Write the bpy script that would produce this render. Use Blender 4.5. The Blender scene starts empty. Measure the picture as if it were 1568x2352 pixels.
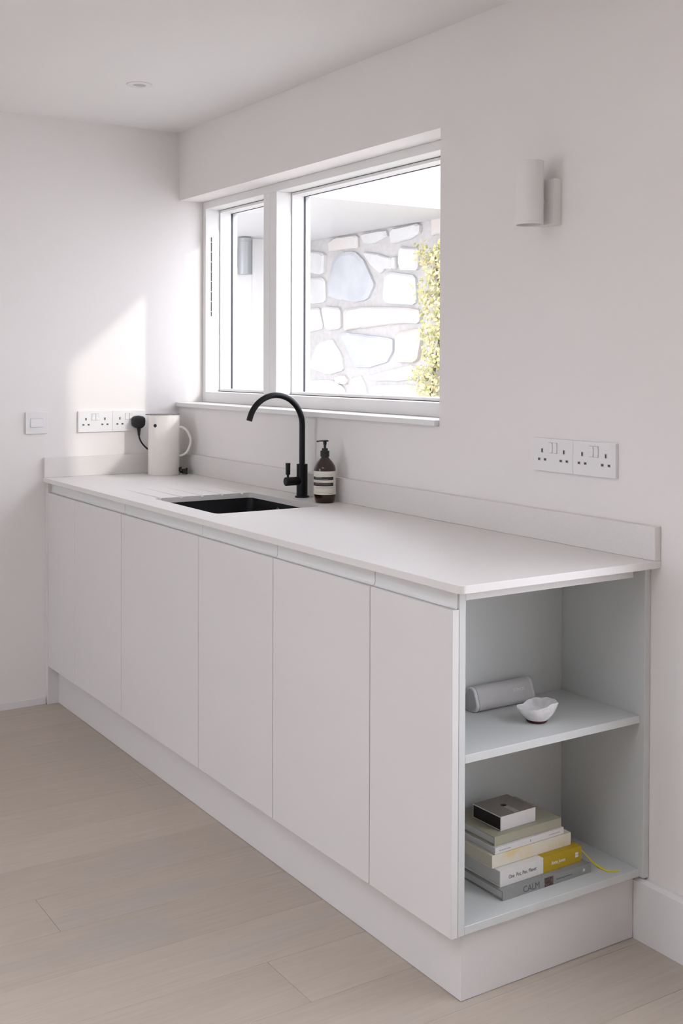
import bpy, bmesh, math, random
from mathutils import Vector, Matrix
random.seed(7)
SC = bpy.context.scene
COL = SC.collection

# ------------------------------------------------------------------ camera
CAM = bpy.data.cameras.new('camera')
cam = bpy.data.objects.new('camera', CAM)
COL.objects.link(cam)
YAW, PITCH, ROLL, FPX = 1.00031, -0.014665, 0.0031435, 2649.74
f = Vector((-math.sin(YAW) * math.cos(PITCH), math.cos(YAW) * math.cos(PITCH), math.sin(PITCH)))
r0 = Vector((math.cos(YAW), math.sin(YAW), 0))
u0 = r0.cross(f)
rr = math.cos(ROLL) * r0 + math.sin(ROLL) * u0
uu = -math.sin(ROLL) * r0 + math.cos(ROLL) * u0
M = Matrix((rr, uu, -f)).transposed().to_4x4()
M.translation = Vector((4.5344, -2.08446, 1.36641))
cam.matrix_world = M
CAM.sensor_fit = 'VERTICAL'
CAM.sensor_height = 36.0
CAM.sensor_width = 24.0
CAM.lens = FPX / 2352 * 36.0
CAM.shift_y = -299.62 / 2352
CAM.clip_start = 0.05
SC.camera = cam

# ------------------------------------------------------------------ light
SC.view_settings.view_transform = 'Standard'
SC.view_settings.look = 'None'
SC.view_settings.gamma = 1.0
SC.view_settings.use_curve_mapping = False
SC.view_settings.exposure = 0.2
W = bpy.data.worlds.new('overcast_sky')
SC.world = W
W.use_nodes = True
wb = W.node_tree.nodes['Background']
wb.inputs[0].default_value = (0.935, 0.95, 1.055, 1)
wb.inputs[1].default_value = 4.7
SL = bpy.data.lights.new('sun', 'SUN')
sun = bpy.data.objects.new('sun', SL)
COL.objects.link(sun)
sun.rotation_euler = Vector((1, 0.414, 0.37)).to_track_quat('Z', 'Y').to_euler()
SL.energy = 1.2
SL.angle = math.radians(2.0)
SL.color = (1.0, 0.95, 0.88)


# ------------------------------------------------------------------ materials
def mat(name, col, rough=0.6, metal=0.0, spec=0.5, noise=None, bump=None, trans=0.0, ior=1.45, coat=0.0):
    """noise = (scale, amount), bump = (scale, strength)"""
    m = bpy.data.materials.new(name)
    m.use_nodes = True
    nt = m.node_tree
    b = nt.nodes['Principled BSDF']
    b.inputs['Base Color'].default_value = (*col, 1)
    b.inputs['Roughness'].default_value = rough
    b.inputs['Metallic'].default_value = metal
    b.inputs['Specular IOR Level'].default_value = spec
    b.inputs['IOR'].default_value = ior
    b.inputs['Transmission Weight'].default_value = trans
    b.inputs['Coat Weight'].default_value = coat
    tc = nt.nodes.new('ShaderNodeTexCoord')
    if noise:
        n = nt.nodes.new('ShaderNodeTexNoise')
        n.inputs['Scale'].default_value = noise[0]
        n.inputs['Detail'].default_value = 4
        nt.links.new(tc.outputs['Object'], n.inputs['Vector'])
        r = nt.nodes.new('ShaderNodeValToRGB')
        a = noise[1]
        r.color_ramp.elements[0].position = 0.3
        r.color_ramp.elements[1].position = 0.7
        r.color_ramp.elements[0].color = (*[c * (1 - a) for c in col], 1)
        r.color_ramp.elements[1].color = (*[min(1, c * (1 + a)) for c in col], 1)
        nt.links.new(n.outputs['Fac'], r.inputs['Fac'])
        nt.links.new(r.outputs['Color'], b.inputs['Base Color'])
    if bump:
        n2 = nt.nodes.new('ShaderNodeTexNoise')
        n2.inputs['Scale'].default_value = bump[0]
        n2.inputs['Detail'].default_value = 3
        nt.links.new(tc.outputs['Object'], n2.inputs['Vector'])
        bp = nt.nodes.new('ShaderNodeBump')
        bp.inputs['Strength'].default_value = bump[1]
        bp.inputs['Distance'].default_value = 0.002
        nt.links.new(n2.outputs['Fac'], bp.inputs['Height'])
        nt.links.new(bp.outputs['Normal'], b.inputs['Normal'])
    return m


WALL = mat('white_wall_paint', (0.885, 0.848, 0.828), 0.85, spec=0.3, bump=(260, 0.05))
CEIL = mat('white_ceiling_paint', (0.89, 0.865, 0.85), 0.9, spec=0.2, bump=(240, 0.04))
TRIM = mat('white_satin_trim', (0.84, 0.82, 0.81), 0.45)
FRAME = mat('white_window_paint', (0.86, 0.845, 0.83), 0.4)
CAB = mat('matt_white_cabinet', (0.765, 0.733, 0.722), 0.5, spec=0.35)
RAIL = mat('white_handle_rail', (0.78, 0.775, 0.765), 0.35)
GREY = mat('pale_grey_laminate', (0.655, 0.665, 0.655), 0.45, noise=(900, 0.02))
QUARTZ = mat('pale_quartz', (0.80, 0.768, 0.745), 0.45, noise=(420, 0.035))
BLACK = mat('matt_black_metal', (0.004, 0.004, 0.006), 0.40, spec=0.32)
SINKM = mat('black_composite', (0.012, 0.012, 0.015), 0.45, noise=(700, 0.25))
PLASTIC = mat('white_plastic', (0.86, 0.845, 0.84), 0.3)
SLOT = mat('dark_slot', (0.06, 0.055, 0.055), 0.6)
RIMM = mat('slot_shutter', (0.55, 0.53, 0.52), 0.5)
KET = mat('cream_white_plastic', (0.90, 0.865, 0.81), 0.25)
KLID = mat('smoke_grey_lid', (0.16, 0.15, 0.16), 0.25)
RUBBER = mat('black_rubber', (0.014, 0.014, 0.016), 0.5)
LABELM = mat('cream_label_paper', (0.80, 0.76, 0.66), 0.7)
INK = mat('dark_label_ink', (0.03, 0.028, 0.035), 0.7)
INKG = mat('grey_label_ink', (0.33, 0.30, 0.25), 0.7)
INKL = mat('pale_label_ink', (0.45, 0.43, 0.38), 0.7)
AMBER = mat('amber_brown_bottle', (0.024, 0.009, 0.006), 0.12, coat=0.4)
SCONCE = mat('white_powder_coat', (0.84, 0.82, 0.80), 0.5)
LENS = mat('frosted_lamp_lens', (0.5, 0.5, 0.5), 0.35)
CHROME = mat('brushed_steel', (0.45, 0.45, 0.46), 0.3, metal=0.9)
SPK = mat('light_grey_speaker', (0.58, 0.565, 0.565), 0.6, noise=(1500, 0.05))
SPKC = mat('grey_speaker_cap', (0.40, 0.395, 0.40), 0.5)
SPKR = mat('pale_speaker_rim', (0.68, 0.665, 0.66), 0.45)
WHITEINK = mat('white_ink', (0.85, 0.85, 0.85), 0.6)
GLAZE = mat('white_glaze', (0.80, 0.79, 0.785), 0.15, noise=(55, 0.10), bump=(60, 0.6))
CLAY = mat('dark_red_clay', (0.09, 0.02, 0.018), 0.6)
PAGES = mat('grey_white_pages', (0.55, 0.54, 0.52), 0.85, bump=(30, 0.2))
PAPERC = mat('cream_pages', (0.62, 0.57, 0.46), 0.85)
OUTW = mat('white_render', (0.80, 0.79, 0.78), 0.9, bump=(120, 0.2))
GALV = mat('grey_metal', (0.32, 0.33, 0.34), 0.4, metal=0.6)
SPACER = mat('dark_glazing_gasket', (0.035, 0.035, 0.05), 0.5)
SPACE2 = mat('grey_glazing_bead', (0.40, 0.40, 0.41), 0.4)
PATIO = mat('pale_paving', (0.50, 0.49, 0.48), 0.9, noise=(9, 0.1))
CANO = mat('grey_white_canopy_paint', (0.62, 0.61, 0.61), 0.9, bump=(160, 0.5))
MORTAR = mat('lime_mortar', (0.56, 0.54, 0.53), 0.95, noise=(30, 0.08), bump=(60, 0.6))


def glass_mat():
    m = bpy.data.materials.new('clear_window_glass')
    m.use_nodes = True
    nt = m.node_tree
    nt.nodes.clear()
    o = nt.nodes.new('ShaderNodeOutputMaterial')
    mx = nt.nodes.new('ShaderNodeMixShader')
    lw = nt.nodes.new('ShaderNodeLayerWeight')
    lw.inputs['Blend'].default_value = 0.5
    pw = nt.nodes.new('ShaderNodeMath')
    pw.operation = 'POWER'
    pw.inputs[1].default_value = 5.0
    nt.links.new(lw.outputs['Facing'], pw.inputs[0])
    fr = nt.nodes.new('ShaderNodeMath')
    fr.operation = 'MULTIPLY_ADD'
    fr.inputs[1].default_value = 0.95
    fr.inputs[2].default_value = 0.03
    nt.links.new(pw.outputs[0], fr.inputs[0])
    t = nt.nodes.new('ShaderNodeBsdfTransparent')
    t.inputs['Color'].default_value = (0.96, 0.97, 0.965, 1)
    g = nt.nodes.new('ShaderNodeBsdfGlossy')
    g.inputs['Roughness'].default_value = 0.0
    nt.links.new(fr.outputs[0], mx.inputs[0])
    nt.links.new(t.outputs[0], mx.inputs[1])
    nt.links.new(g.outputs[0], mx.inputs[2])
    nt.links.new(mx.outputs[0], o.inputs[0])
    return m


GLASS = glass_mat()


def oak_mat():
    m = bpy.data.materials.new('limed_oak')
    m.use_nodes = True
    nt = m.node_tree
    b = nt.nodes['Principled BSDF']
    b.inputs['Roughness'].default_value = 0.48
    b.inputs['Specular IOR Level'].default_value = 0.35
    tc = nt.nodes.new('ShaderNodeTexCoord')
    oi = nt.nodes.new('ShaderNodeObjectInfo')
    off = nt.nodes.new('ShaderNodeVectorMath')
    off.operation = 'MULTIPLY_ADD'
    cm = nt.nodes.new('ShaderNodeCombineXYZ')
    for k in range(3):
        nt.links.new(oi.outputs['Random'], cm.inputs[k])
    off.inputs[1].default_value = (13, 17, 0)
    nt.links.new(cm.outputs[0], off.inputs[0])
    nt.links.new(tc.outputs['Object'], off.inputs[2])
    mp = nt.nodes.new('ShaderNodeMapping')
    mp.inputs['Scale'].default_value = (34, 1.8, 1)
    nt.links.new(off.outputs[0], mp.inputs['Vector'])
    n1 = nt.nodes.new('ShaderNodeTexNoise')
    n1.inputs['Scale'].default_value = 2.2
    n1.inputs['Detail'].default_value = 6
    n1.inputs['Distortion'].default_value = 1.2
    nt.links.new(mp.outputs[0], n1.inputs['Vector'])
    mp2 = nt.nodes.new('ShaderNodeMapping')
    mp2.inputs['Scale'].default_value = (5, 1.3, 1)
    nt.links.new(off.outputs[0], mp2.inputs['Vector'])
    n2 = nt.nodes.new('ShaderNodeTexNoise')
    n2.inputs['Scale'].default_value = 1.6
    n2.inputs['Detail'].default_value = 3
    nt.links.new(mp2.outputs[0], n2.inputs['Vector'])
    r1 = nt.nodes.new('ShaderNodeValToRGB')
    r1.color_ramp.elements[0].position = 0.30
    r1.color_ramp.elements[1].position = 0.68
    r1.color_ramp.elements[0].color = (0.488, 0.418, 0.350, 1)
    r1.color_ramp.elements[1].color = (0.538, 0.467, 0.396, 1)
    nt.links.new(n1.outputs['Fac'], r1.inputs['Fac'])
    r2 = nt.nodes.new('ShaderNodeValToRGB')
    r2.color_ramp.elements[0].position = 0.56
    r2.color_ramp.elements[1].position = 0.80
    r2.color_ramp.elements[0].color = (0, 0, 0, 1)
    r2.color_ramp.elements[1].color = (0.75, 0.75, 0.75, 1)
    nt.links.new(n2.outputs['Fac'], r2.inputs['Fac'])
    mx = nt.nodes.new('ShaderNodeMixRGB')
    mx.inputs['Color2'].default_value = (0.46, 0.423, 0.395, 1)
    nt.links.new(r2.outputs[0], mx.inputs['Fac'])
    nt.links.new(r1.outputs[0], mx.inputs['Color1'])
    hv = nt.nodes.new('ShaderNodeHueSaturation')
    mr = nt.nodes.new('ShaderNodeMapRange')
    mr.inputs['To Min'].default_value = 0.95
    mr.inputs['To Max'].default_value = 1.05
    nt.links.new(oi.outputs['Random'], mr.inputs['Value'])
    nt.links.new(mr.outputs[0], hv.inputs['Value'])
    nt.links.new(mx.outputs[0], hv.inputs['Color'])
    nt.links.new(hv.outputs[0], b.inputs['Base Color'])
    bp = nt.nodes.new('ShaderNodeBump')
    bp.inputs['Strength'].default_value = 0.08
    bp.inputs['Distance'].default_value = 0.002
    nt.links.new(n1.outputs['Fac'], bp.inputs['Height'])
    nt.links.new(bp.outputs[0], b.inputs['Normal'])
    return m


OAK = oak_mat()


# ------------------------------------------------------------------ mesh helpers
def box(bm, x0, x1, y0, y1, z0, z1, bev=0.0, seg=2):
    vs = [bm.verts.new(p) for p in ((x0, y0, z0), (x1, y0, z0), (x1, y1, z0), (x0, y1, z0),
                                    (x0, y0, z1), (x1, y0, z1), (x1, y1, z1), (x0, y1, z1))]
    fs = [bm.faces.new([vs[i] for i in q]) for q in
          ((3, 2, 1, 0), (4, 5, 6, 7), (0, 1, 5, 4), (1, 2, 6, 5), (2, 3, 7, 6), (3, 0, 4, 7))]
    if bev:
        es = {e for fc in fs for e in fc.edges}
        bmesh.ops.bevel(bm, geom=list(es), offset=bev, segments=seg, affect='EDGES', profile=0.5)


def bx(*a, **k):
    bm = bmesh.new()
    box(bm, *a, **k)
    return bm


def prism(bm, pts, h0, h1, axis='z', bev=0.0, seg=2):
    """polygon pts in the plane across `axis`, extruded h0..h1.  x:(y,z) y:(x,z) z:(x,y)"""
    def P(a, b, h):
        return {'x': (h, a, b), 'y': (a, h, b), 'z': (a, b, h)}[axis]
    n = len(pts)
    lo = [bm.verts.new(P(a, b, h0)) for a, b in pts]
    hi = [bm.verts.new(P(a, b, h1)) for a, b in pts]
    fs = [bm.faces.new(lo[::-1]), bm.faces.new(hi)]
    for i in range(n):
        fs.append(bm.faces.new((lo[i], lo[(i + 1) % n], hi[(i + 1) % n], hi[i])))
    bmesh.ops.recalc_face_normals(bm, faces=fs)
    if bev:
        es = list({e for e in list(fs[0].edges) + list(fs[1].edges)})
        bmesh.ops.bevel(bm, geom=es, offset=bev, segments=seg, affect='EDGES', profile=0.5)


def lathe(bm, prof, c=(0, 0, 0), axis='z', n=48, cap=True):
    """prof = [(radius, height)...] revolved about an axis through c"""
    rings = []
    c = Vector(c)
    for r, h in prof:
        ring = []
        for i in range(n):
            a = 2 * math.pi * i / n
            p, q = r * math.cos(a), r * math.sin(a)
            v = {'z': (p, q, h), 'y': (p, h, q), 'x': (h, p, q)}[axis]
            ring.append(bm.verts.new(c + Vector(v)))
        rings.append(ring)
    fs = []
    for a, b in zip(rings, rings[1:]):
        for i in range(n):
            fs.append(bm.faces.new((a[i], a[(i + 1) % n], b[(i + 1) % n], b[i])))
    if cap:
        if prof[0][0] > 1e-6:
            fs.append(bm.faces.new(rings[0]))
        if prof[-1][0] > 1e-6:
            fs.append(bm.faces.new(rings[-1]))
    bmesh.ops.recalc_face_normals(bm, faces=fs)


def tube(bm, path, rad, n=16, rads=None, flat=None):
    """sweep a circle (or a flat ellipse: flat=(w,h)) along path"""
    path = [Vector(p) for p in path]
    rings = []
    up = Vector((0, 0, 1))
    prev = None
    for i, p in enumerate(path):
        t = (path[min(i + 1, len(path) - 1)] - path[max(i - 1, 0)]).normalized()
        if prev is None:
            a = up if abs(t.dot(up)) < 0.9 else Vector((1, 0, 0))
            nrm = t.cross(a).normalized()
        else:
            nrm = (prev - t * prev.dot(t)).normalized()
        prev = nrm
        bn = t.cross(nrm)
        r = rads[i] if rads else rad
        w, h = flat if flat else (r, r)
        rings.append([bm.verts.new(p + nrm * w * math.cos(2 * math.pi * k / n) + bn * h * math.sin(2 * math.pi * k / n))
                      for k in range(n)])
    fs = []
    for a, b in zip(rings, rings[1:]):
        for i in range(n):
            fs.append(bm.faces.new((a[i], a[(i + 1) % n], b[(i + 1) % n], b[i])))
    fs.append(bm.faces.new(rings[0][::-1]))
    fs.append(bm.faces.new(rings[-1]))
    bmesh.ops.recalc_face_normals(bm, faces=fs)


def rrect(x0, x1, y0, y1, r, n=6):
    out = []
    for cx, cy, a0 in ((x1 - r, y1 - r, 0), (x0 + r, y1 - r, 90), (x0 + r, y0 + r, 180), (x1 - r, y0 + r, 270)):
        for k in range(n + 1):
            a = math.radians(a0 + 90 * k / n)
            out.append((cx + r * math.cos(a), cy + r * math.sin(a)))
    return out


def spline(pts, n=8):
    pts = [Vector(p) for p in pts]
    P = [pts[0]] + pts + [pts[-1]]
    out = []
    for i in range(1, len(P) - 2):
        for k in range(n):
            t = k / n
            a, b, c, d = P[i - 1], P[i], P[i + 1], P[i + 2]
            out.append(0.5 * ((2 * b) + (c - a) * t + (2 * a - 5 * b + 4 * c - d) * t * t + (3 * b - a - 3 * c + d) * t ** 3))
    out.append(pts[-1])
    return out


def rootloc(o):
    v = Vector((0, 0, 0))
    while o is not None:
        v += o.location
        o = o.parent
    return v


def obj(name, bm, m, parent=None, smooth=False, local=False):
    me = bpy.data.meshes.new(name)
    if parent is not None and not local:
        bmesh.ops.translate(bm, verts=bm.verts, vec=-rootloc(parent))
    bm.normal_update()
    bm.to_mesh(me)
    bm.free()
    me.materials.append(m)
    if smooth:
        me.shade_smooth()
        try:
            me.set_sharp_from_angle(angle=math.radians(35))
        except Exception:
            pass
    o = bpy.data.objects.new(name, me)
    COL.objects.link(o)
    o.parent = parent
    return o


def tag(o, label, cat, group=None, kind=None):
    if label:
        o['label'] = label
    if cat:
        o['category'] = cat
    if group:
        o['group'] = group
    if kind:
        o['kind'] = kind
    return o


def thing(name, label, cat, loc=(0, 0, 0), rotz=0.0, group=None, kind=None):
    o = bpy.data.objects.new(name, None)
    o.empty_display_size = 0.05
    COL.objects.link(o)
    o.location = loc
    o.rotation_euler = (0, 0, rotz)
    return tag(o, label, cat, group, kind)


def struct(name, bm, m, smooth=False):
    o = obj(name, bm, m, None, smooth)
    o['kind'] = 'structure'
    return o


def dup(root, loc, rotz, label, group=None):
    r = root.copy()
    COL.objects.link(r)
    r.location = loc
    r.rotation_euler = (0, 0, rotz)
    r['label'] = label
    if group:
        r['group'] = group
    for ch in list(root.children):
        c = ch.copy()
        COL.objects.link(c)
        c.parent = r
        for g in list(ch.children):
            d = g.copy()
            COL.objects.link(d)
            d.parent = c
    return r


def cut(o, cutters):
    """carve cutter meshes out of o for good"""
    tmp = []
    for bm in cutters:
        bm.normal_update()
        me = bpy.data.meshes.new('cutter')
        bm.to_mesh(me)
        bm.free()
        c = bpy.data.objects.new('cutter', me)
        COL.objects.link(c)
        c.location = rootloc(o) * -1 if o.parent else (0, 0, 0)
        c.parent = o.parent
        md = o.modifiers.new('cut', 'BOOLEAN')
        md.operation = 'DIFFERENCE'
        md.solver = 'EXACT'
        md.object = c
        tmp.append(c)
    bpy.context.view_layer.update()
    dg = bpy.context.evaluated_depsgraph_get()
    me = bpy.data.meshes.new_from_object(o.evaluated_get(dg))
    o.modifiers.clear()
    o.data = me
    for c in tmp:
        bpy.data.objects.remove(c)


def text(name, s, size, m, parent, at, xdir, ydir, align='LEFT', ext=0.0002, squeeze=1.0):
    """flat lettering as a mesh, in the local space of parent"""
    cu = bpy.data.curves.new(name, 'FONT')
    cu.body = s
    cu.size = size
    cu.extrude = ext
    cu.align_x = align
    cu.resolution_u = 3
    to = bpy.data.objects.new(name, cu)
    COL.objects.link(to)
    bpy.context.view_layer.update()
    me = bpy.data.meshes.new_from_object(to.evaluated_get(bpy.context.evaluated_depsgraph_get()))
    bpy.data.objects.remove(to)
    X, Y = Vector(xdir).normalized() * squeeze, Vector(ydir).normalized()
    Mx = Matrix((X, Y, X.cross(Y).normalized())).transposed().to_4x4()
    Mx.translation = Vector(at)
    me.transform(Mx)
    me.materials.clear()
    me.materials.append(m)
    o = bpy.data.objects.new(name, me)
    COL.objects.link(o)
    o.parent = parent
    return o


# ------------------------------------------------------------------ room shell
ZC = 2.354          # ceiling height
RX, RY = 6.0, -4.6  # room extends to x = RX, y = RY
WT = 0.262          # outside wall thickness
WX1, WZ0, WZ1 = 1.822, 1.185, 2.065    # window opening
DX0, DX1, DZ0, DZ = 2.86, 4.9, 0.50, 2.15   # second window right of the view

bm = bmesh.new()
box(bm, 0, WX1, 0, WT, -0.1, WZ0)
box(bm, 0, WX1, 0, WT, WZ1, ZC + 0.3)
box(bm, WX1, DX0, 0, WT, -0.1, ZC + 0.3)
box(bm, DX0, DX1, 0, WT, DZ, ZC + 0.3)
box(bm, DX0, DX1, 0, WT, -0.1, DZ0)
box(bm, DX1, RX + 0.2, 0, WT, -0.1, ZC + 0.3)
struct('wall_back', bm, WALL)
bm = bmesh.new()
box(bm, -0.25, 0, RY - 0.2, WT, -0.1, ZC + 0.3)
struct('wall_left', bm, WALL)
FX0, FX1, FZ1 = 0.9, 2.2, 2.15          # glazing behind the camera
bm = bmesh.new()
box(bm, 0, FX0, RY - 0.2, RY, -0.1, ZC + 0.3)
box(bm, FX1, RX + 0.2, RY - 0.2, RY, -0.1, ZC + 0.3)
box(bm, FX0, FX1, RY - 0.2, RY, FZ1, ZC + 0.3)
struct('wall_front', bm, WALL)
struct('wall_right', bx(RX, RX + 0.2, RY, 0, -0.1, ZC + 0.3), WALL)
KX0, KX1, KY0, KY1 = 2.3, 4.0, -3.4, -1.8     # rooflight over the middle of the room
bm = bmesh.new()
box(bm, 0, KX0, RY, 0, ZC, ZC + 0.3)
box(bm, KX1, RX, RY, 0, ZC, ZC + 0.3)
box(bm, KX0, KX1, RY, KY0, ZC, ZC + 0.3)
box(bm, KX0, KX1, KY1, 0, ZC, ZC + 0.3)
struct('ceiling', bm, CEIL)

# floor: boards run away from the window wall, every board a piece
floor = struct('floor', bx(0, RX, RY, 0, -0.1, -0.014), MORTAR)
PW = 0.195
GAP = 0.0007
joints = {4: [-1.16, -3.0], 7: [-0.81, -2.7], 0: [-0.59, -2.4]}
k = -6
while True:
    xa = 0.877 + PW * k
    if xa > RX:
        break
    js = joints.get(k) or [-random.uniform(1.5, 2.0), -random.uniform(3.2, 3.9)]
    ys = [0.0] + js + [RY]
    for a, b in zip(ys, ys[1:]):
        x0, x1 = max(0, xa) + GAP / 2, min(RX, xa + PW) - GAP / 2
        if x1 - x0 > 0.01:
            bm = bmesh.new()
            box(bm, x0, x1, b + GAP / 2, a - GAP / 2, -0.0135, 0.0, bev=0.0006, seg=1)
            obj('plank', bm, OAK, floor)
    k += 1

# skirtings
bm = bmesh.new()
prism(bm, [(-0.0, 0.0), (-0.018, 0.0), (-0.018, 0.140), (-0.010, 0.148), (0, 0.148)], 2.6095, RX, 'x')
struct('baseboard_back', bm, TRIM)
bm = bmesh.new()
prism(bm, [(0.0, 0.0), (0.010, 0.0), (0.010, 0.026), (0.0, 0.026)], RY, -0.588, 'y')
struct('baseboard_left', bm, TRIM)

# ------------------------------------------------------------------ window
win = thing('window_1', None, None, (0.9, 0.11, 1.2), kind='structure')
YF, YS, YG, YO = 0.11, 0.177, 0.231, 0.258
XA, XB = 0.0, WX1


def wpart(name, *a, m=FRAME, bev=0.0015, parent=None):
    return obj(name, bx(*a, bev=bev, seg=1), m, parent or win)


wpart('frame_jamb', 0.0, 0.029, YF, YO, 1.203, 2.065)
wpart('frame_head', 0.029, 1.793, YF, YO, 2.034, 2.065)
wpart('frame_jamb', 1.793, WX1, YF, YO, 1.203, 2.065)
wpart('frame_rail', 0.029, 1.793, YF, YO, 1.203, 1.248)
mu = wpart('mullion', 0.5435, 0.5945, YF, YO, 1.248, 2.034)
wpart('mullion', 0.5955, 0.6465, YF, YO, 1.248, 2.034)
wpart('mullion_joint', 0.5940, 0.5960, YF + 0.004, YO, 1.249, 2.033, m=GALV, bev=0)
for a, b in ((0.029, 0.5435), (0.6465, 1.793)):
    s = thing('sash', None, None)
    s.parent = win
    s.location = (0, 0, 0)
    g = 0.0025
    z0, z1 = 1.248, 2.034
    t = 0.0065
    bm = bmesh.new()
    box(bm, a + g, a + t, YS, YO - 0.001, z0 + g, z1 - g)
    box(bm, b - t, b - g, YS, YO - 0.001, z0 + g, z1 - g)
    box(bm, a + t, b - t, YS, YO - 0.001, z0 + g, z0 + 0.012)
    box(bm, a + t, b - t, YS, YO - 0.001, z1 - 0.012, z1 - g)
    obj('sash_frame', bm, FRAME, s)
    bm = bmesh.new()
    # gasket and outer bead round the pane
    for (x0, x1, zz0, zz1) in ((a + t, a + t + 0.0015, z0 + 0.012, z1 - 0.012), (b - t - 0.0015, b - t, z0 + 0.012, z1 - 0.012)):
        box(bm, x0, x1, YG - 0.002, YG + 0.004, zz0, zz1)
    box(bm, a + t, b - t, YG - 0.002, YG + 0.004, z1 - 0.0135, z1 - 0.012)
    obj('gasket', bm, SPACER, s)
    bm = bmesh.new()
    box(bm, a + t, a + t + 0.002, YG + 0.0055, YO, z0 + 0.012, z1 - 0.012)
    box(bm, b - t - 0.002, b - t, YG + 0.0055, YO, z0 + 0.012, z1 - 0.012)
    obj('glazing_bead', bm, SPACE2, s)
    obj('pane', bx(a + t + 0.0001, b - t - 0.0001, YG + 0.0042, YG + 0.0054, z0 + 0.0121, z1 - 0.0121), GLASS, s)
# slot vent on the left jamb
bm = bmesh.new()
prism(bm, rrect(0.1345, 0.1393, 1.573, 1.915, 0.0023), 0.0288, 0.0302, 'x')
v = obj('slot_vent', bm, SLOT, win)
for i in range(8):
    zz = 1.573 + 0.342 * (i + 0.5) / 8
    obj('vent_bar', bx(0.0290, 0.0308, 0.1330, 0.1410, zz - 0.0012, zz + 0.0012), FRAME, v)
obj('window_sill', bx(0.0005, 1.820, -0.017, YF, 1.186, 1.203, bev=0.0015), FRAME, win)
bm = bmesh.new()
box(bm, 0, WX1, YO, 0.33, 1.16, 1.20)
obj('outer_sill', bm, OUTW, win)


def glazed(name, leaf, x0, x1, y0, z0, z1, n):
    d = thing(name, None, None, (x0, y0, z0), kind='structure')
    w = (x1 - x0) / n
    for i in range(n):
        a, b = x0 + i * w, x0 + (i + 1) * w
        bm = bmesh.new()
        box(bm, a, a + 0.05, y0, y0 + 0.06, z0, z1)
        box(bm, b - 0.05, b, y0, y0 + 0.06, z0, z1)
        box(bm, a + 0.05, b - 0.05, y0, y0 + 0.06, z0, z0 + 0.06)
        box(bm, a + 0.05, b - 0.05, y0, y0 + 0.06, z1 - 0.06, z1)
        obj(leaf, bm, FRAME, d)
        obj('pane', bx(a + 0.05, b - 0.05, y0 + 0.028, y0 + 0.032, z0 + 0.06, z1 - 0.06), GLASS, d)
    return d


rl = thing('window_3', None, None, (KX0, KY0, ZC + 0.3), kind='structure')
bm = bmesh.new()
box(bm, KX0 - 0.06, KX0, KY0 - 0.06, KY1 + 0.06, ZC + 0.3, ZC + 0.5)
box(bm, KX1, KX1 + 0.06, KY0 - 0.06, KY1 + 0.06, ZC + 0.3, ZC + 0.5)
box(bm, KX0, KX1, KY0 - 0.06, KY0, ZC + 0.3, ZC + 0.5)
box(bm, KX0, KX1, KY1, KY1 + 0.06, ZC + 0.3, ZC + 0.5)
obj('rooflight_kerb', bm, FRAME, rl)
obj('pane', bx(KX0 - 0.06, KX1 + 0.06, KY0 - 0.06, KY1 + 0.06, ZC + 0.501, ZC + 0.507), GLASS, rl)
glazed('window_2', 'sash_frame', DX0, DX1, 0.12, DZ0, DZ, 2)
glazed('door_1', 'door_leaf', FX0, FX1, RY - 0.12, 0.0, FZ1, 3)

# ------------------------------------------------------------------ outside
struct('ground', bx(-6, 12, -10, 12, -0.3, -0.101), PATIO)
XW, YW, ZS = -2.24, 1.96, 2.2
tag(obj('garden_wall', bx(XW - 0.3, XW, WT, YW - 0.002, -0.101, 2.36), OUTW), 'plain white rendered outdoor wall carrying the cylinder lamp', 'wall')
tag(obj('canopy_roof', bx(XW + 0.001, -0.385, WT + 0.003, YW - 0.003, ZS, ZS + 0.145), CANO), 'flat white canopy slab between stone wall and white outdoor wall', 'canopy')
tag(obj('sun_block_wall', bx(9.0, 9.4, 1.75, 2.95, -0.101, 4.3), OUTW), 'tall narrow white wall added out of view to block the sun', 'wall')  # added, never in view: keeps direct sun out of the second window

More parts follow.
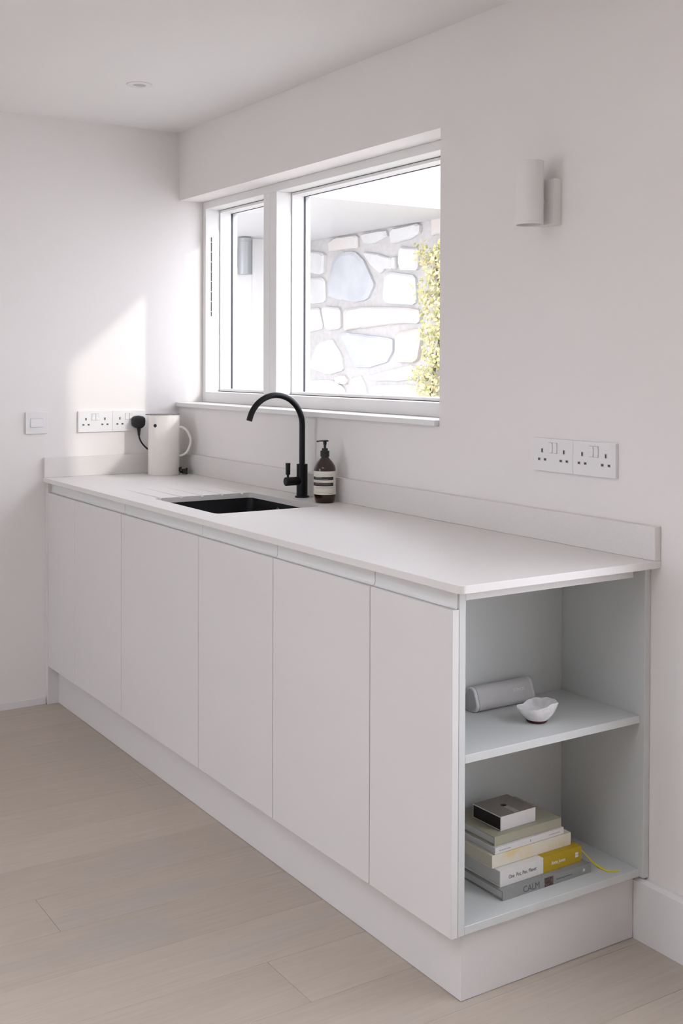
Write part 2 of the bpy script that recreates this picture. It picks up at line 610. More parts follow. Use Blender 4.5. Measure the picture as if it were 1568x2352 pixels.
# stone wall: mortar bed and every stone a piece
sw = thing('stone_wall', 'rubble stone garden wall with pale mortar seen through the window', 'wall', (0, YW, -0.101))
obj('mortar_bed', bx(-2.6, 0.75, YW, YW + 0.4, -0.101, 2.6), MORTAR, sw)
STONES = [
    ('g', [(-1.918, 1.816), (-1.906, 1.922), (-1.840, 2.051), (-1.750, 2.093), (-1.599, 2.084), (-1.500, 2.026), (-1.404, 1.905), (-1.380, 1.857), (-1.450, 1.774), (-1.597, 1.767), (-1.774, 1.789)]),
    ('b', [(-1.264, 1.936), (-0.944, 1.896), (-0.937, 1.716), (-1.291, 1.747)]),
    ('w', [(-1.519, 2.078), (-1.322, 2.045), (-1.190, 2.012), (-1.190, 1.945), (-1.264, 1.950), (-1.322, 1.926), (-1.428, 1.994)]),
    ('w', [(-1.174, 2.021), (-1.135, 2.018), (-1.140, 1.944), (-1.175, 1.946)]),
    ('w', [(-1.102, 2.073), (-1.020, 2.060), (-0.913, 2.045), (-0.917, 1.919), (-1.095, 1.931), (-1.118, 1.978)]),
    ('p', [(-1.914, 2.170), (-1.828, 2.194), (-1.568, 2.190), (-1.553, 2.103), (-1.763, 2.111), (-1.907, 2.112)]),
    ('w', [(-1.532, 2.187), (-1.254, 2.191), (-1.231, 2.149), (-1.405, 2.112), (-1.501, 2.134)]),
    ('w', [(-1.209, 2.187), (-0.904, 2.194), (-0.903, 2.138), (-0.999, 2.109), (-1.197, 2.094)]),
    ('p', [(-1.716, 1.717), (-1.523, 1.730), (-0.900, 1.698), (-0.894, 1.610), (-1.227, 1.613), (-1.546, 1.595), (-1.715, 1.585)]),
    ('w', [(-1.999, 1.755), (-1.761, 1.735), (-1.754, 1.600), (-1.944, 1.594)]),
    ('g', [(-1.792, 1.566), (-1.696, 1.574), (-1.425, 1.548), (-1.176, 1.527), (-1.176, 1.449), (-1.237, 1.384), (-1.424, 1.351), (-1.594, 1.350), (-1.670, 1.446)]),
    ('o', [(-1.137, 1.559), (-0.889, 1.579), (-0.883, 1.516), (-0.919, 1.385), (-1.136, 1.378), (-1.142, 1.468)]),
    ('w', [(-2.052, 1.507), (-1.864, 1.539), (-1.746, 1.426), (-1.726, 1.329), (-1.929, 1.299), (-2.162, 1.348)]),
    ('w', [(-1.447, 1.297), (-1.192, 1.339), (-1.015, 1.365), (-0.919, 1.353), (-0.918, 1.290), (-1.102, 1.266), (-1.423, 1.270)]),
    ('p', [(-1.836, 1.286), (-1.720, 1.301), (-1.681, 1.274), (-1.694, 1.239), (-1.823, 1.244)]),
    ('w', [(-1.644, 1.281), (-1.520, 1.296), (-1.471, 1.236), (-1.459, 1.162), (-1.618, 1.158)]),
    ('w', [(-1.423, 1.237), (-0.908, 1.250), (-0.902, 1.164), (-1.375, 1.151)]),
    ('w', [(-2.193, 1.742), (-2.026, 1.750), (-1.971, 1.605), (-2.178, 1.581)]),
    ('w', [(-2.167, 2.134), (-1.947, 2.102), (-1.959, 1.961), (-2.180, 1.989)]),
    ('w', [(-2.162, 1.261), (-1.862, 1.265), (-1.720, 1.218), (-1.690, 1.150), (-2.161, 1.137)]),
    ('w', [(-2.180, 1.960), (-1.953, 1.939), (-1.945, 1.775), (-2.165, 1.777)]),
]


def stone_mat(name, c1, c2, sc):
    m = mat(name, c1, 0.9, noise=(sc, 0.1), bump=(35, 1.0))
    r = [n for n in m.node_tree.nodes if n.type == 'VALTORGB'][0]
    r.color_ramp.elements[0].color = (*c1, 1)
    r.color_ramp.elements[1].color = (*c2, 1)
    return m


SM = {'g': stone_mat('blue_grey_stone', (0.50, 0.52, 0.55), (0.62, 0.63, 0.65), 5),
      'b': stone_mat('pale_blue_stone', (0.63, 0.64, 0.65), (0.68, 0.685, 0.69), 8),
      'w': stone_mat('white_lime_stone', (0.63, 0.62, 0.61), (0.70, 0.695, 0.69), 8),
      'p': stone_mat('pink_sandstone', (0.67, 0.60, 0.56), (0.67, 0.655, 0.635), 11),
      'o': stone_mat('orange_sandstone', (0.69, 0.60, 0.53), (0.68, 0.64, 0.595), 9)}
# courses of stones for the rest of the wall
rnd = random.Random(3)
z = -0.09
while z < 2.5:
    h = rnd.uniform(0.14, 0.24)
    z2 = min(z + h, 2.59)
    x = -2.58
    while x < 0.7:
        w = rnd.uniform(0.18, 0.42)
        x2 = min(x + w, 0.73)
        inside = x < -0.87 and x2 > -2.22 and z < 2.21 and z2 > 1.13
        if not inside and x2 - x > 0.08:
            g = 0.014
            j = lambda: rnd.uniform(-0.012, 0.012)
            STONES.append((rnd.choice('wwwwbppog'), [(x + g, z + g), ((x + x2) / 2, z + g + abs(j()) * .6), (x2 - g, z + g), (x2 - g - abs(j()), (z + z2) / 2),
                                                   (x2 - g, z2 - g), ((x + x2) / 2, z2 - g - abs(j())), (x + g, z2 - g), (x + g + abs(j()), (z + z2) / 2)]))
        x = x2
    z = z2
def rounded(pts):
    for _ in range(2):
        q = []
        for p, n_ in zip(pts, pts[1:] + pts[:1]):
            q += [(p[0] * 0.88 + n_[0] * 0.12, p[1] * 0.88 + n_[1] * 0.12), (p[0] * 0.12 + n_[0] * 0.88, p[1] * 0.12 + n_[1] * 0.88)]
        pts = q
    return [(a_ + random.uniform(-0.003, 0.003), b_ + random.uniform(-0.003, 0.003)) for a_, b_ in pts]


for kind, pts in STONES:
    pts = rounded(pts) if len(pts) < 5 or pts[0][1] > 1.1 else pts
    bm = bmesh.new()
    d = random.uniform(0.018, 0.04)
    c = Vector((sum(p[0] for p in pts) / len(pts), sum(p[1] for p in pts) / len(pts)))
    base = [bm.verts.new((a, YW - 0.0002, b)) for a, b in pts]
    mid = [bm.verts.new((a, YW - d * 0.65, b)) for a, b in pts]
    top = []
    for a, b in pts:
        q = c + (Vector((a, b)) - c) * 0.86
        top.append(bm.verts.new((q.x, YW - d, q.y)))
    n = len(pts)
    for i in range(n):
        j2 = (i + 1) % n
        bm.faces.new((base[i], base[j2], mid[j2], mid[i]))
        bm.faces.new((mid[i], mid[j2], top[j2], top[i]))
    bm.faces.new(top)
    bmesh.ops.recalc_face_normals(bm, faces=bm.faces)
    obj('stone', bm, SM[kind], sw)

# climbing plant on the stone wall
LEAF = mat('yellow_green_leaf', (0.45, 0.43, 0.10), 0.6)
lr = LEAF.node_tree
ln = lr.nodes.new('ShaderNodeTexNoise')
ln.inputs['Scale'].default_value = 22
lt = lr.nodes.new('ShaderNodeTexCoord')
lr.links.new(lt.outputs['Object'], ln.inputs['Vector'])
lc = lr.nodes.new('ShaderNodeValToRGB')
for e, (p, c) in zip((lc.color_ramp.elements[0], lc.color_ramp.elements.new(0.5), lc.color_ramp.elements[-1]),
                     ((0.32, (0.34, 0.38, 0.14)), (0.5, (0.66, 0.61, 0.30)), (0.66, (0.78, 0.66, 0.42)))):
    e.position = p
    e.color = (*c, 1)
lr.links.new(ln.outputs['Fac'], lc.inputs['Fac'])
lr.links.new(lc.outputs['Color'], lr.nodes['Principled BSDF'].inputs['Base Color'])
BARK = mat('brown_stem', (0.16, 0.11, 0.07), 0.9)
iv = thing('climbing_plant', 'yellow-green climbing plant covering the edge of the stone wall', 'plant', (-0.4, 1.88, -0.101))
bm = bmesh.new()
for i in range(8000):
    zz = random.uniform(-0.05, 2.08)
    edge = -0.765 + 0.05 * math.sin(zz * 9) + 0.03 * math.sin(zz * 23) + (0.1 if 1.82 < zz < 1.95 else 0)
    xx = edge + abs(random.gauss(0, 0.45))
    if xx > 0.6:
        continue
    c = Vector((xx, random.uniform(1.80, 1.90), zz + 0.05 * math.sin(xx * 12)))
    s = random.uniform(0.008, 0.017)
    nrm = Vector((random.uniform(-0.6, 0.9), -1, random.uniform(-0.4, 0.9))).normalized()
    t1 = nrm.cross(Vector((0, 0, 1))).normalized()
    a = random.uniform(0, 6.28)
    t2 = nrm.cross(t1)
    A, B = t1 * math.cos(a) + t2 * math.sin(a), -t1 * math.sin(a) + t2 * math.cos(a)
    vs = [bm.verts.new(c + q) for q in (-A * s, B * s * 0.7 + nrm * 0.004, A * s * 1.2, -B * s * 0.7 + nrm * 0.004)]
    bm.faces.new(vs)
fo = obj('foliage', bm, LEAF, iv)
fo['kind'] = 'stuff'
for x0, s in ((-0.7, 1), (-0.35, -1), (0.1, 1)):
    bm = bmesh.new()
    tube(bm, spline([(x0, 1.90, -0.1), (x0 + 0.05 * s, 1.90, 0.5), (x0 - 0.04 * s, 1.90, 1.1), (x0 + 0.06 * s, 1.90, 1.6), (x0, 1.90, 2.0)]), 0.011, 8,
         rads=[0.014 - 0.0003 * q for q in range(33)])
    obj('stem', bm, BARK, iv, smooth=True)

# outdoor cylinder lamp
lo = thing('outdoor_lamp', 'grey metal cylinder lamp on the white outdoor wall', 'lamp', (XW, 1.465, 1.95))
obj('backplate', bx(XW, XW + 0.02, 1.425, 1.505, 2.0, 2.13), GALV, lo)
bm = bmesh.new()
lathe(bm, [(0.044, 1.955), (0.048, 1.955), (0.048, 2.165), (0.047, 2.1655), (0.047, 2.168), (0.048, 2.1685), (0.048, 2.19), (0.046, 2.192)], (XW + 0.07, 1.465, 0))
obj('body', bm, GALV, lo, smooth=True)

# ------------------------------------------------------------------ kitchen run
HT, TB = 0.910, 0.892     # worktop top and underside
YD, YDB = -0.584, -0.566  # door front and back
ZD0, ZD1 = 0.1543, 0.851
YWT, LX = -0.5956, 2.6714
XE = 2.630                # right edge of the last door
XU = 2.630                # face of the open unit
gaps = [0.0265, 0.3366, 0.798, 1.4066, 1.861, 2.321, XE]
names = [
    ('base_cabinet', 'narrow white handleless base cabinet beside the end panel at the corner'),
    ('base_cabinet', 'white handleless base cabinet between the narrow corner cabinet and sink cabinet'),
    ('base_cabinet', 'widest white handleless base cabinet, under the black sink'),
    ('base_cabinet', 'white handleless base cabinet directly right of the sink cabinet'),
    ('base_cabinet', 'white handleless base cabinet adjoining the open shelf unit'),
]
railprof = [(-0.545, TB - 0.0005), (-0.5695, TB - 0.0005), (-0.5695, 0.862), (-0.5702, 0.8575), (-0.5722, 0.8542), (-0.5750, 0.8528),
            (-0.5750, 0.8520), (-0.5685, 0.8520), (-0.5655, 0.8535), (-0.5655, 0.8550), (-0.545, 0.8550)]
for (nm, lab), a, b in zip(names, gaps, gaps[1:]):
    c = thing(nm, lab, 'cabinet', ((a + b) / 2, -0.3, 0.15), group='white base cabinets')
    bm = bmesh.new()
    t = 0.016
    box(bm, a + 0.0005, a + t, YDB + 0.001, -0.021, 0.1505, 0.85)
    box(bm, b - t, b - 0.0005, YDB + 0.001, -0.021, 0.1505, 0.85)
    box(bm, a + t, b - t, YDB + 0.001, -0.021, 0.1505, 0.166)
    box(bm, a + t, b - t, -0.03, -0.021, 0.166, 0.85)
    obj('carcass', bm, CAB, c)
    obj('door', bx(a + 0.0015, b - 0.0015, YD, YDB, ZD0, ZD1, bev=0.001, seg=1), CAB, c)
    bm = bmesh.new()
    prism(bm, railprof, a + 0.0009, b - 0.0009, 'x')
    obj('handle_rail', bm, RAIL, c)

tag(obj('end_panel', bx(0.0005, 0.026, -0.5845, -0.021, 0.0005, TB - 0.0005, bev=0.0008, seg=1), CAB),
    'slim white end panel between the left wall and the corner cabinet', 'panel')
bm = bmesh.new()
prism(bm, [(0.0265, -0.54), (2.609, -0.54), (2.609, -0.0185), (2.591, -0.0185), (2.591, -0.522), (0.0265, -0.522)], 0.0008, 0.1500, 'z', bev=0.0008, seg=1)
tag(obj('plinth', bm, CAB), 'long white kickboard plinth under the base cabinets', 'plinth')

# open shelf unit at the end
us = thing('open_shelf_unit', 'grey open end shelf unit with white front, holding books and speaker', 'shelf unit', (2.5, -0.3, 0.15))
XBK = 2.365
obj('front_panel', bx(2.3225, XE, YD, YDB, ZD0, ZD1, bev=0.001, seg=1), CAB, us)
obj('side_panel', bx(XBK - 0.02, XU, -0.5655, -0.548, 0.1545, 0.8913, bev=0.0008, seg=1), GREY, us)
obj('side_panel', bx(XBK - 0.02, XU + 0.012, -0.0195, -0.0005, 0.1545, 0.8913, bev=0.0008, seg=1), GREY, us)
obj('back_panel', bx(XBK - 0.02, XBK, -0.5475, -0.02, 0.1545, 0.868), GREY, us)
obj('shelf', bx(XBK, XU - 0.001, -0.5475, -0.02, 0.5205, 0.5385, bev=0.0008, seg=1), GREY, us)
obj('bottom_shelf', bx(XBK, XU - 0.001, -0.5475, -0.02, 0.1545, 0.1725, bev=0.0008, seg=1), GREY, us)
obj('top_panel', bx(XBK - 0.02, XU - 0.031, -0.5475, -0.02, 0.868, 0.8913, bev=0.0008, seg=1), GREY, us)
obj('support_rail', bx(XU - 0.0305, XU - 0.001, -0.5475, -0.045, 0.868, TB - 0.0007, bev=0.0008, seg=1), CAB, us)
bm = bmesh.new()
prism(bm, railprof, 2.3219, XU - 0.004, 'x')
obj('handle_rail', bm, RAIL, us)

# worktop with sink cut-out, drainer grooves and upstands
wt = thing('worktop', 'pale quartz worktop with sink cut-out and drainer grooves', 'worktop', (1.3, -0.3, TB))
bm = bmesh.new()
sl = [(0.0005, -0.0005), (0.0005, YWT)] + [(LX - 0.014 + 0.014 * math.sin(math.radians(q)), YWT + 0.014 - 0.014 * math.cos(math.radians(q))) for q in range(0, 91, 15)] + [(LX, -0.0005)]
prism(bm, sl, TB, HT, 'z', bev=0.0015, seg=2)
slab = obj('slab', bm, QUARTZ, wt)
SX0, SX1, SY0, SY1 = 0.902, 1.375, -0.508, -0.136
cutters = []
b1 = bmesh.new()
prism(b1, rrect(SX0, SX1, SY0, SY1, 0.018), TB - 0.05, HT + 0.05)
cutters.append(b1)
for gy in (-0.485, -0.406, -0.328, -0.250, -0.172):
    b1 = bmesh.new()
    tube(b1, [(0.52, gy, HT + 0.0062), (0.93, gy, HT + 0.0005)], 0.006, 16)
    cutters.append(b1)
cut(slab, cutters)
tag(obj('upstand', bx(0.0210, LX, -0.0205, -0.0005, HT + 0.0002, 0.990, bev=0.001, seg=1), QUARTZ), 'long pale quartz upstand strip below the window', 'upstand')
tag(obj('upstand', bx(0.0005, 0.0205, YWT + 0.001, -0.0005, HT + 0.0002, 0.990, bev=0.001, seg=1), QUARTZ), 'short pale quartz upstand strip on the left wall behind the kettle', 'upstand')

# sink
sk = thing('kitchen_sink', 'black undermount sink bowl set into the worktop', 'sink', ((SX0 + SX1) / 2, (SY0 + SY1) / 2, 0.70))
bm = bmesh.new()
o_ = 0.006
ztop, zbot = TB - 0.0005, 0.70
inn = rrect(SX0 - 0.004, SX1 + 0.004, SY0 - 0.004, SY1 + 0.004, 0.022)
inb = rrect(SX0 + 0.004, SX1 - 0.004, SY0 + 0.004, SY1 - 0.004, 0.03)
out = rrect(SX0 - 0.012, SX1 + 0.010, SY0 - 0.012, SY1 + 0.012, 0.025)
R1 = [bm.verts.new((a, b, ztop)) for a, b in inn]
R2 = [bm.verts.new((a, b, zbot + 0.01)) for a, b in inb]
R3 = [bm.verts.new((a, b, zbot + 0.004)) for a, b in rrect(SX0 + 0.012, SX1 - 0.012, SY0 + 0.012, SY1 - 0.012, 0.03)]
R4 = [bm.verts.new((a, b, ztop)) for a, b in out]
R5 = [bm.verts.new((a, b, zbot - 0.004)) for a, b in out]
n = len(R1)
for A_, B_ in ((R1, R2), (R2, R3), (R4, R1), (R5, R4)):
    for i in range(n):
        bm.faces.new((A_[i], A_[(i + 1) % n], B_[(i + 1) % n], B_[i]))
bm.faces.new(R3)
bm.faces.new(R5[::-1])
bmesh.ops.recalc_face_normals(bm, faces=bm.faces)
obj('bowl', bm, SINKM, sk, smooth=True)
bm = bmesh.new()
lathe(bm, [(0.015, -0.1345), (0.0155, -0.1365), (0.013, -0.1375), (0.012, -0.1362), (0.0, -0.1360)], (1.10, 0, 0.862), 'y', 32)
ov = obj('overflow', bm, BLACK, sk, smooth=True)
bm = bmesh.new()
lathe(bm, [(0.013, -0.1366), (0.0135, -0.1386), (0.0122, -0.1390), (0.0118, -0.1376)], (1.10, 0, 0.862), 'y', 32, cap=False)
obj('overflow_ring', bm, CHROME, ov, smooth=True)
bm = bmesh.new()
lathe(bm, [(0.045, 0.7042), (0.045, 0.7065), (0.040, 0.7075), (0.036, 0.7055), (0.0, 0.7055)], ((SX0 + SX1) / 2, -0.3, 0))
obj('drain', bm, CHROME, sk, smooth=True)

# tap
TX, TY = 1.127, -0.058
tp = thing('kitchen_tap', 'matt black swan-neck mixer tap with side lever behind the sink', 'tap', (TX, TY, HT))
bm = bmesh.new()
lathe(bm, [(0.0245, 0.0002), (0.0245, 0.004), (0.0235, 0.005), (0.0190, 0.005)], (TX, TY, HT))
obj('base_flange', bm, BLACK, tp, smooth=True)
bm = bmesh.new()
lathe(bm, [(0.0190, 0.004), (0.0190, 0.1135), (0.0180, 0.1145), (0.0105, 0.1145)], (TX, TY, HT))
obj('body', bm, BLACK, tp, smooth=True)
RA = 0.1035
zc = 1.262 - RA
path = [(TX, TY, HT + 0.11), (TX, TY, 1.10)] + [(TX, TY - RA + RA * math.cos(math.radians(q)), zc + RA * math.sin(math.radians(q))) for q in range(0, 166, 5)]
tx_ = Vector(path[-1]) - Vector(path[-2])
path.append(tuple(Vector(path[-1]) + tx_.normalized() * 0.008))
bm = bmesh.new()
tube(bm, path, 0.0100, 24)
sp = obj('spout', bm, BLACK, tp, smooth=True)
bm = bmesh.new()
lathe(bm, [(0.0135, -0.066), (0.0148, -0.065), (0.0148, 0.0)], (TX, TY, HT + 0.057), 'y')
lv = obj('lever_hub', bm, BLACK, tp, smooth=True)
bm = bmesh.new()
lathe(bm, [(0.0040, 0.012), (0.0040, 0.022), (0.0078, 0.024), (0.0084, 0.062), (0.0080, 0.063)], (TX, TY - 0.056, HT + 0.057))
obj('lever', bm, BLACK, tp, smooth=True)

# soap bottle
BX, BY = 1.296, -0.071
sb = thing('soap_bottle', 'brown pump soap bottle with cream label beside the tap', 'bottle', (BX, BY, HT))
bm = bmesh.new()
lathe(bm, [(0.0, 0.0002), (0.0285, 0.0002), (0.0305, 0.001), (0.0325, 0.006), (0.0350, 0.016), (0.0363, 0.024), (0.0365, 0.028), (0.0365, 0.107), (0.0360, 0.113), (0.0343, 0.120),
           (0.0305, 0.128), (0.0245, 0.1365), (0.0180, 0.1435), (0.0140, 0.148), (0.0127, 0.151), (0.0125, 0.155), (0.0, 0.155)], (BX, BY, HT), n=64)
obj('bottle_body', bm, AMBER, sb, smooth=True)


def band(bm, r, a0, a1, z0, z1, n=40):
    """curved strip; angles in degrees about the bottle axis"""
    vs = []
    for i in range(n + 1):
        a = math.radians(a0 + (a1 - a0) * i / n)
        vs.append([bm.verts.new((BX + r * math.cos(a), BY + r * math.sin(a), HT + zz)) for zz in (z0, z1)])
    for p, q in zip(vs, vs[1:]):
        bm.faces.new((p[0], q[0], q[1], p[1]))


CA = math.degrees(math.atan2(-2.013, 3.238))   # direction from bottle to camera
bm = bmesh.new()
band(bm, 0.0369, CA - 120, CA + 120, 0.0290, 0.1060)
lb = obj('label', bm, LABELM, sb, smooth=True)
for nm, a0, a1, z0, z1 in (('print_band', -95, 50, 0.0772, 0.0875), ('print_band', -95, 50, 0.0575, 0.0685)):
    bm = bmesh.new()
    band(bm, 0.0370, CA + a0, CA + a1, z0, z1)
    obj(nm, bm, INK, lb, smooth=True)
rnd = random.Random(5)


def dashes(z, h, a0, a1, m):
    bm = bmesh.new()
    a = a0
    while a < a1:
        w = rnd.uniform(2, 6)
        band(bm, 0.0371, CA + a, CA + min(a + w, a1), z, z + h, 3)
        a += w + 1.3
    obj('small_print', bm, m, lb)


dashes(0.0842, 0.0014, -60, -15, INKL)
dashes(0.0795, 0.0014, -60, 18, INKL)
dashes(0.0738, 0.0010, -60, -25, INKG)
dashes(0.0706, 0.0010, -60, -10, INKG)
dashes(0.0650, 0.0010, -60, 30, INKG)
dashes(0.0615, 0.0010, -60, 35, INKG)
dashes(0.0530, 0.0009, -55, 47, INKG)
dashes(0.0503, 0.0009, -50, 47, INKG)
dashes(0.0360, 0.0007, -55, 18, INKG)
dashes(0.0325, 0.0018, 20, 46, INKG)
dashes(0.0790, 0.0010, 58, 80, INKG)
dashes(0.0590, 0.0010, 58, 80, INKG)
bm = bmesh.new()
lathe(bm, [(0.0152, 0.1525), (0.0152, 0.1705), (0.0144, 0.1715), (0.0102, 0.1715), (0.0100, 0.1790), (0.0085, 0.1800), (0.0042, 0.1800)], (BX, BY, HT))
cl = obj('collar', bm, RUBBER, sb, smooth=True)
bm = bmesh.new()
lathe(bm, [(0.0042, 0.178), (0.0042, 0.1905), (0.0054, 0.1915), (0.0062, 0.2030)], (BX, BY, HT))
obj('pump_stem', bm, RUBBER, sb, smooth=True)
bm = bmesh.new()
tube(bm, [(BX, BY + 0.011, HT + 0.2035), (BX, BY + 0.006, HT + 0.2045), (BX, BY - 0.012, HT + 0.2048), (BX, BY - 0.022, HT + 0.2045), (BX, BY - 0.029, HT + 0.2030)], 0.005, 14, flat=(0.0065, 0.0026))
obj('nozzle', bm, RUBBER, sb, smooth=True)

# ------------------------------------------------------------------ kettle and its lead
KX, KY = 0.125, -0.127
kt = thing('electric_kettle', 'cream white cylinder kettle with hoop handle in the worktop corner', 'kettle', (KX, KY, HT), math.radians(57.3))
bm = bmesh.new()
lathe(bm, [(0.0, 0.0003), (0.0645, 0.0003), (0.0652, 0.0015), (0.0648, 0.244), (0.0640, 0.2475), (0.060, 0.2475), (0.0, 0.2475)], n=72)
bd = obj('body', bm, KET, kt, smooth=True, local=True)
bm = bmesh.new()
lathe(bm, [(0.0, 0.2476), (0.0655, 0.2476), (0.0668, 0.2490), (0.0660, 0.2510), (0.045, 0.2520), (0.0, 0.2522)], n=72)
obj('lid', bm, KLID, kt, smooth=True, local=True)
bm = bmesh.new()
prism(bm, [(-0.058, -0.016), (-0.0755, -0.003), (-0.0755, 0.003), (-0.058, 0.016)], 0.2462, 0.2500, 'z')
obj('spout_lip', bm, KLID, kt, local=True)
bm = bmesh.new()
hp = spline([(0.060, 0, 0.196), (0.074, 0, 0.1955), (0.092, 0, 0.185), (0.107, 0, 0.160), (0.1105, 0, 0.140), (0.107, 0, 0.118), (0.094, 0, 0.092), (0.076, 0, 0.080), (0.060, 0, 0.0785)], 6)
tube(bm, hp, 0.006, 16, flat=(0.0085, 0.0055))
obj('handle', bm, KET, kt, smooth=True, local=True)
bm = bmesh.new()
da = math.radians(-90 - 24)
lathe(bm, [(0.0072, 0.0640), (0.0072, 0.0658), (0.0066, 0.0662), (0.0, 0.0662)], (0, 0, 0), 'x', 28)
bmesh.ops.rotate(bm, verts=bm.verts, cent=(0, 0, 0), matrix=Matrix.Rotation(da, 3, 'Z'))
bmesh.ops.translate(bm, verts=bm.verts, vec=(0, 0, 0.2045))
obj('round_button', bm, RUBBER, kt, smooth=True, local=True)
bm = bmesh.new()
prism(bm, [(0.058, -0.014), (0.072, -0.014), (0.072, 0.014), (0.058, 0.014)], 0.014, 0.030, 'z', bev=0.001)
obj('power_inlet', bm, RUBBER, kt, local=True)

cd = thing('kettle_lead', 'black mains plug and lead running behind the cream kettle', 'cable', (0.01, -0.195, 1.11))
bm = bmesh.new()
prof = [(-0.225, 1.133), (-0.222, 1.143), (-0.214, 1.149), (-0.196, 1.151), (-0.180, 1.148), (-0.172, 1.141), (-0.170, 1.128), (-0.172, 1.112), (-0.178, 1.104),
        (-0.187, 1.098), (-0.203, 1.098), (-0.214, 1.102), (-0.222, 1.109), (-0.225, 1.118)]
prism(bm, prof, 0.0098, 0.040, 'x', bev=0.006, seg=3)
pg = obj('plug', bm, RUBBER, cd, smooth=True)
bm = bmesh.new()
lathe(bm, [(0.0078, 1.104), (0.0076, 1.092), (0.0060, 1.082), (0.0052, 1.072), (0.0052, 1.068)], (0.025, -0.195, 0), n=20)
obj('cable_grip', bm, RUBBER, pg, smooth=True)
bm = bmesh.new()
tube(bm, spline([(0.025, -0.195, 1.072), (0.025, -0.192, 1.055), (0.026, -0.180, 1.033), (0.029, -0.158, 1.010), (0.032, -0.125, 0.985), (0.032, -0.08, 0.955),
                 (0.036, -0.05, 0.925), (0.060, -0.036, 0.9142), (0.10, -0.034, 0.9138), (0.140, -0.036, 0.9138), (0.172, -0.045, 0.9142), (0.182, -0.056, 0.919)], 8), 0.0034, 12)
obj('cord', bm, RUBBER, cd, smooth=True)
cl_ = obj('connector', bx(0.172, 0.190, -0.069, -0.048, 0.9155, 0.9345, bev=0.003), RUBBER, cd)
bm = bmesh.new()
tube(bm, spline([(0.176, -0.056, 0.928), (0.168, -0.044, 0.934), (0.160, -0.038, 0.932)], 5), 0.003, 10)
obj('strain_relief', bm, RUBBER, cl_, smooth=True)

# ------------------------------------------------------------------ sockets and switch (local: plate on the plane y = 0 facing -y)
def make_socket(label):
    s = thing('double_socket', label, 'socket', group='white double sockets')
    obj('faceplate', bx(-0.073, 0.073, -0.0095, -0.0003, -0.043, 0.043, bev=0.0012), PLASTIC, s, local=True)
    for x in (-0.0085, 0.0085):
        obj('rocker_recess', bx(x - 0.0078, x + 0.0078, -0.0097, -0.0094, 0.0048, 0.0332), RIMM, s, local=True)
        bm = bmesh.new()
        prism(bm, [(-0.0096, 0.006), (-0.0096, 0.032), (-0.0128, 0.032), (-0.0112, 0.019), (-0.0122, 0.006)], x - 0.0068, x + 0.0068, 'x')
        obj('rocker', bm, PLASTIC, s, local=True)
    for cx in (-0.0405, 0.0405):
        for dx, dz, w, h in ((0, 0.0105, 0.0022, 0.0045), (-0.0111, -0.0125, 0.0035, 0.0024), (0.0111, -0.0125, 0.0035, 0.0024)):
            rim = obj('shutter_rim', bx(cx + dx - w - 0.0014, cx + dx + w + 0.0014, -0.0099, -0.0094, dz - h - 0.0014, dz + h + 0.0014), RIMM, s, local=True)
            obj('pin_slot', bx(cx + dx - w, cx + dx + w, -0.0102, -0.0098, dz - h, dz + h), SLOT, rim, local=True)
    return s


s0 = make_socket('white double socket above the worktop, nearer the window')
s0.location = (2.316, 0, 1.133)
dup(s0, (2.4625, 0, 1.133), 0, 'white double socket at the worktop end, furthest from the window')
dup(s0, (0, -0.379, 1.130), math.pi / 2, 'empty white double socket beside the light switch')
dup(s0, (0, -0.2325, 1.130), math.pi / 2, 'white double socket with the black plug in it')
sw_ = thing('light_switch', 'single white square light switch on the left wall', 'switch', (0, -0.6235, 1.1305), math.pi / 2)
obj('faceplate', bx(-0.0435, 0.0435, -0.0095, -0.0003, -0.0435, 0.0435, bev=0.0012), PLASTIC, sw_, local=True)
obj('rocker_recess', bx(-0.0257, 0.0257, -0.0097, -0.0094, -0.0177, 0.0177), RIMM, sw_, local=True)
bm = bmesh.new()
prism(bm, [(-0.0093, -0.0165), (-0.0093, 0.0165), (-0.0108, 0.0165), (-0.0132, -0.0165)], -0.0245, 0.0245, 'x')
obj('rocker', bm, PLASTIC, sw_, local=True)

# ------------------------------------------------------------------ wall light and downlight
wl = thing('wall_light', 'white cylinder up-down wall light on a rectangular plate', 'wall light', (2.293, 0, 1.73))
obj('backplate', bx(2.255, 2.332, -0.027, -0.0003, 1.7295, 1.8465, bev=0.001), SCONCE, wl)
bm = bmesh.new()
lathe(bm, [(0.006, -0.040), (0.006, -0.026)], (2.293, 0, 1.79), 'y', 20)
obj('bracket', bm, SCONCE, wl, smooth=True)
bm = bmesh.new()
cz0, cz1 = 1.727, 1.890
lathe(bm, [(0.0335, cz0 + 0.03), (0.0335, cz0), (0.0355, cz0), (0.0355, cz1), (0.0335, cz1), (0.0335, cz1 - 0.03)], (2.293, -0.0735, 0), n=64, cap=False)
obj('shade', bm, SCONCE, wl, smooth=True)
for zz in (cz0 + 0.012, cz1 - 0.012):
    bm = bmesh.new()
    lathe(bm, [(0.0, zz - 0.001), (0.0333, zz - 0.001), (0.0333, zz + 0.001), (0.0, zz + 0.001)], (2.293, -0.0735, 0), n=48)
    obj('lens', bm, LENS, wl)

dl = thing('downlight', 'round white recessed downlight in the ceiling', 'downlight', (0.702, -0.478, ZC))
bm = bmesh.new()
lathe(bm, [(0.045, -0.0003), (0.045, -0.002), (0.042, -0.0035), (0.024, -0.0035), (0.0215, -0.0005)], (0.702, -0.478, ZC), n=64, cap=False)
rg = obj('bezel', bm, SCONCE, dl, smooth=True)
bm = bmesh.new()
lathe(bm, [(0.0, -0.0012), (0.0215, -0.0012), (0.0215, -0.0004), (0.0, -0.0004)], (0.702, -0.478, ZC), n=48)
obj('bulb', bm, LENS, rg)

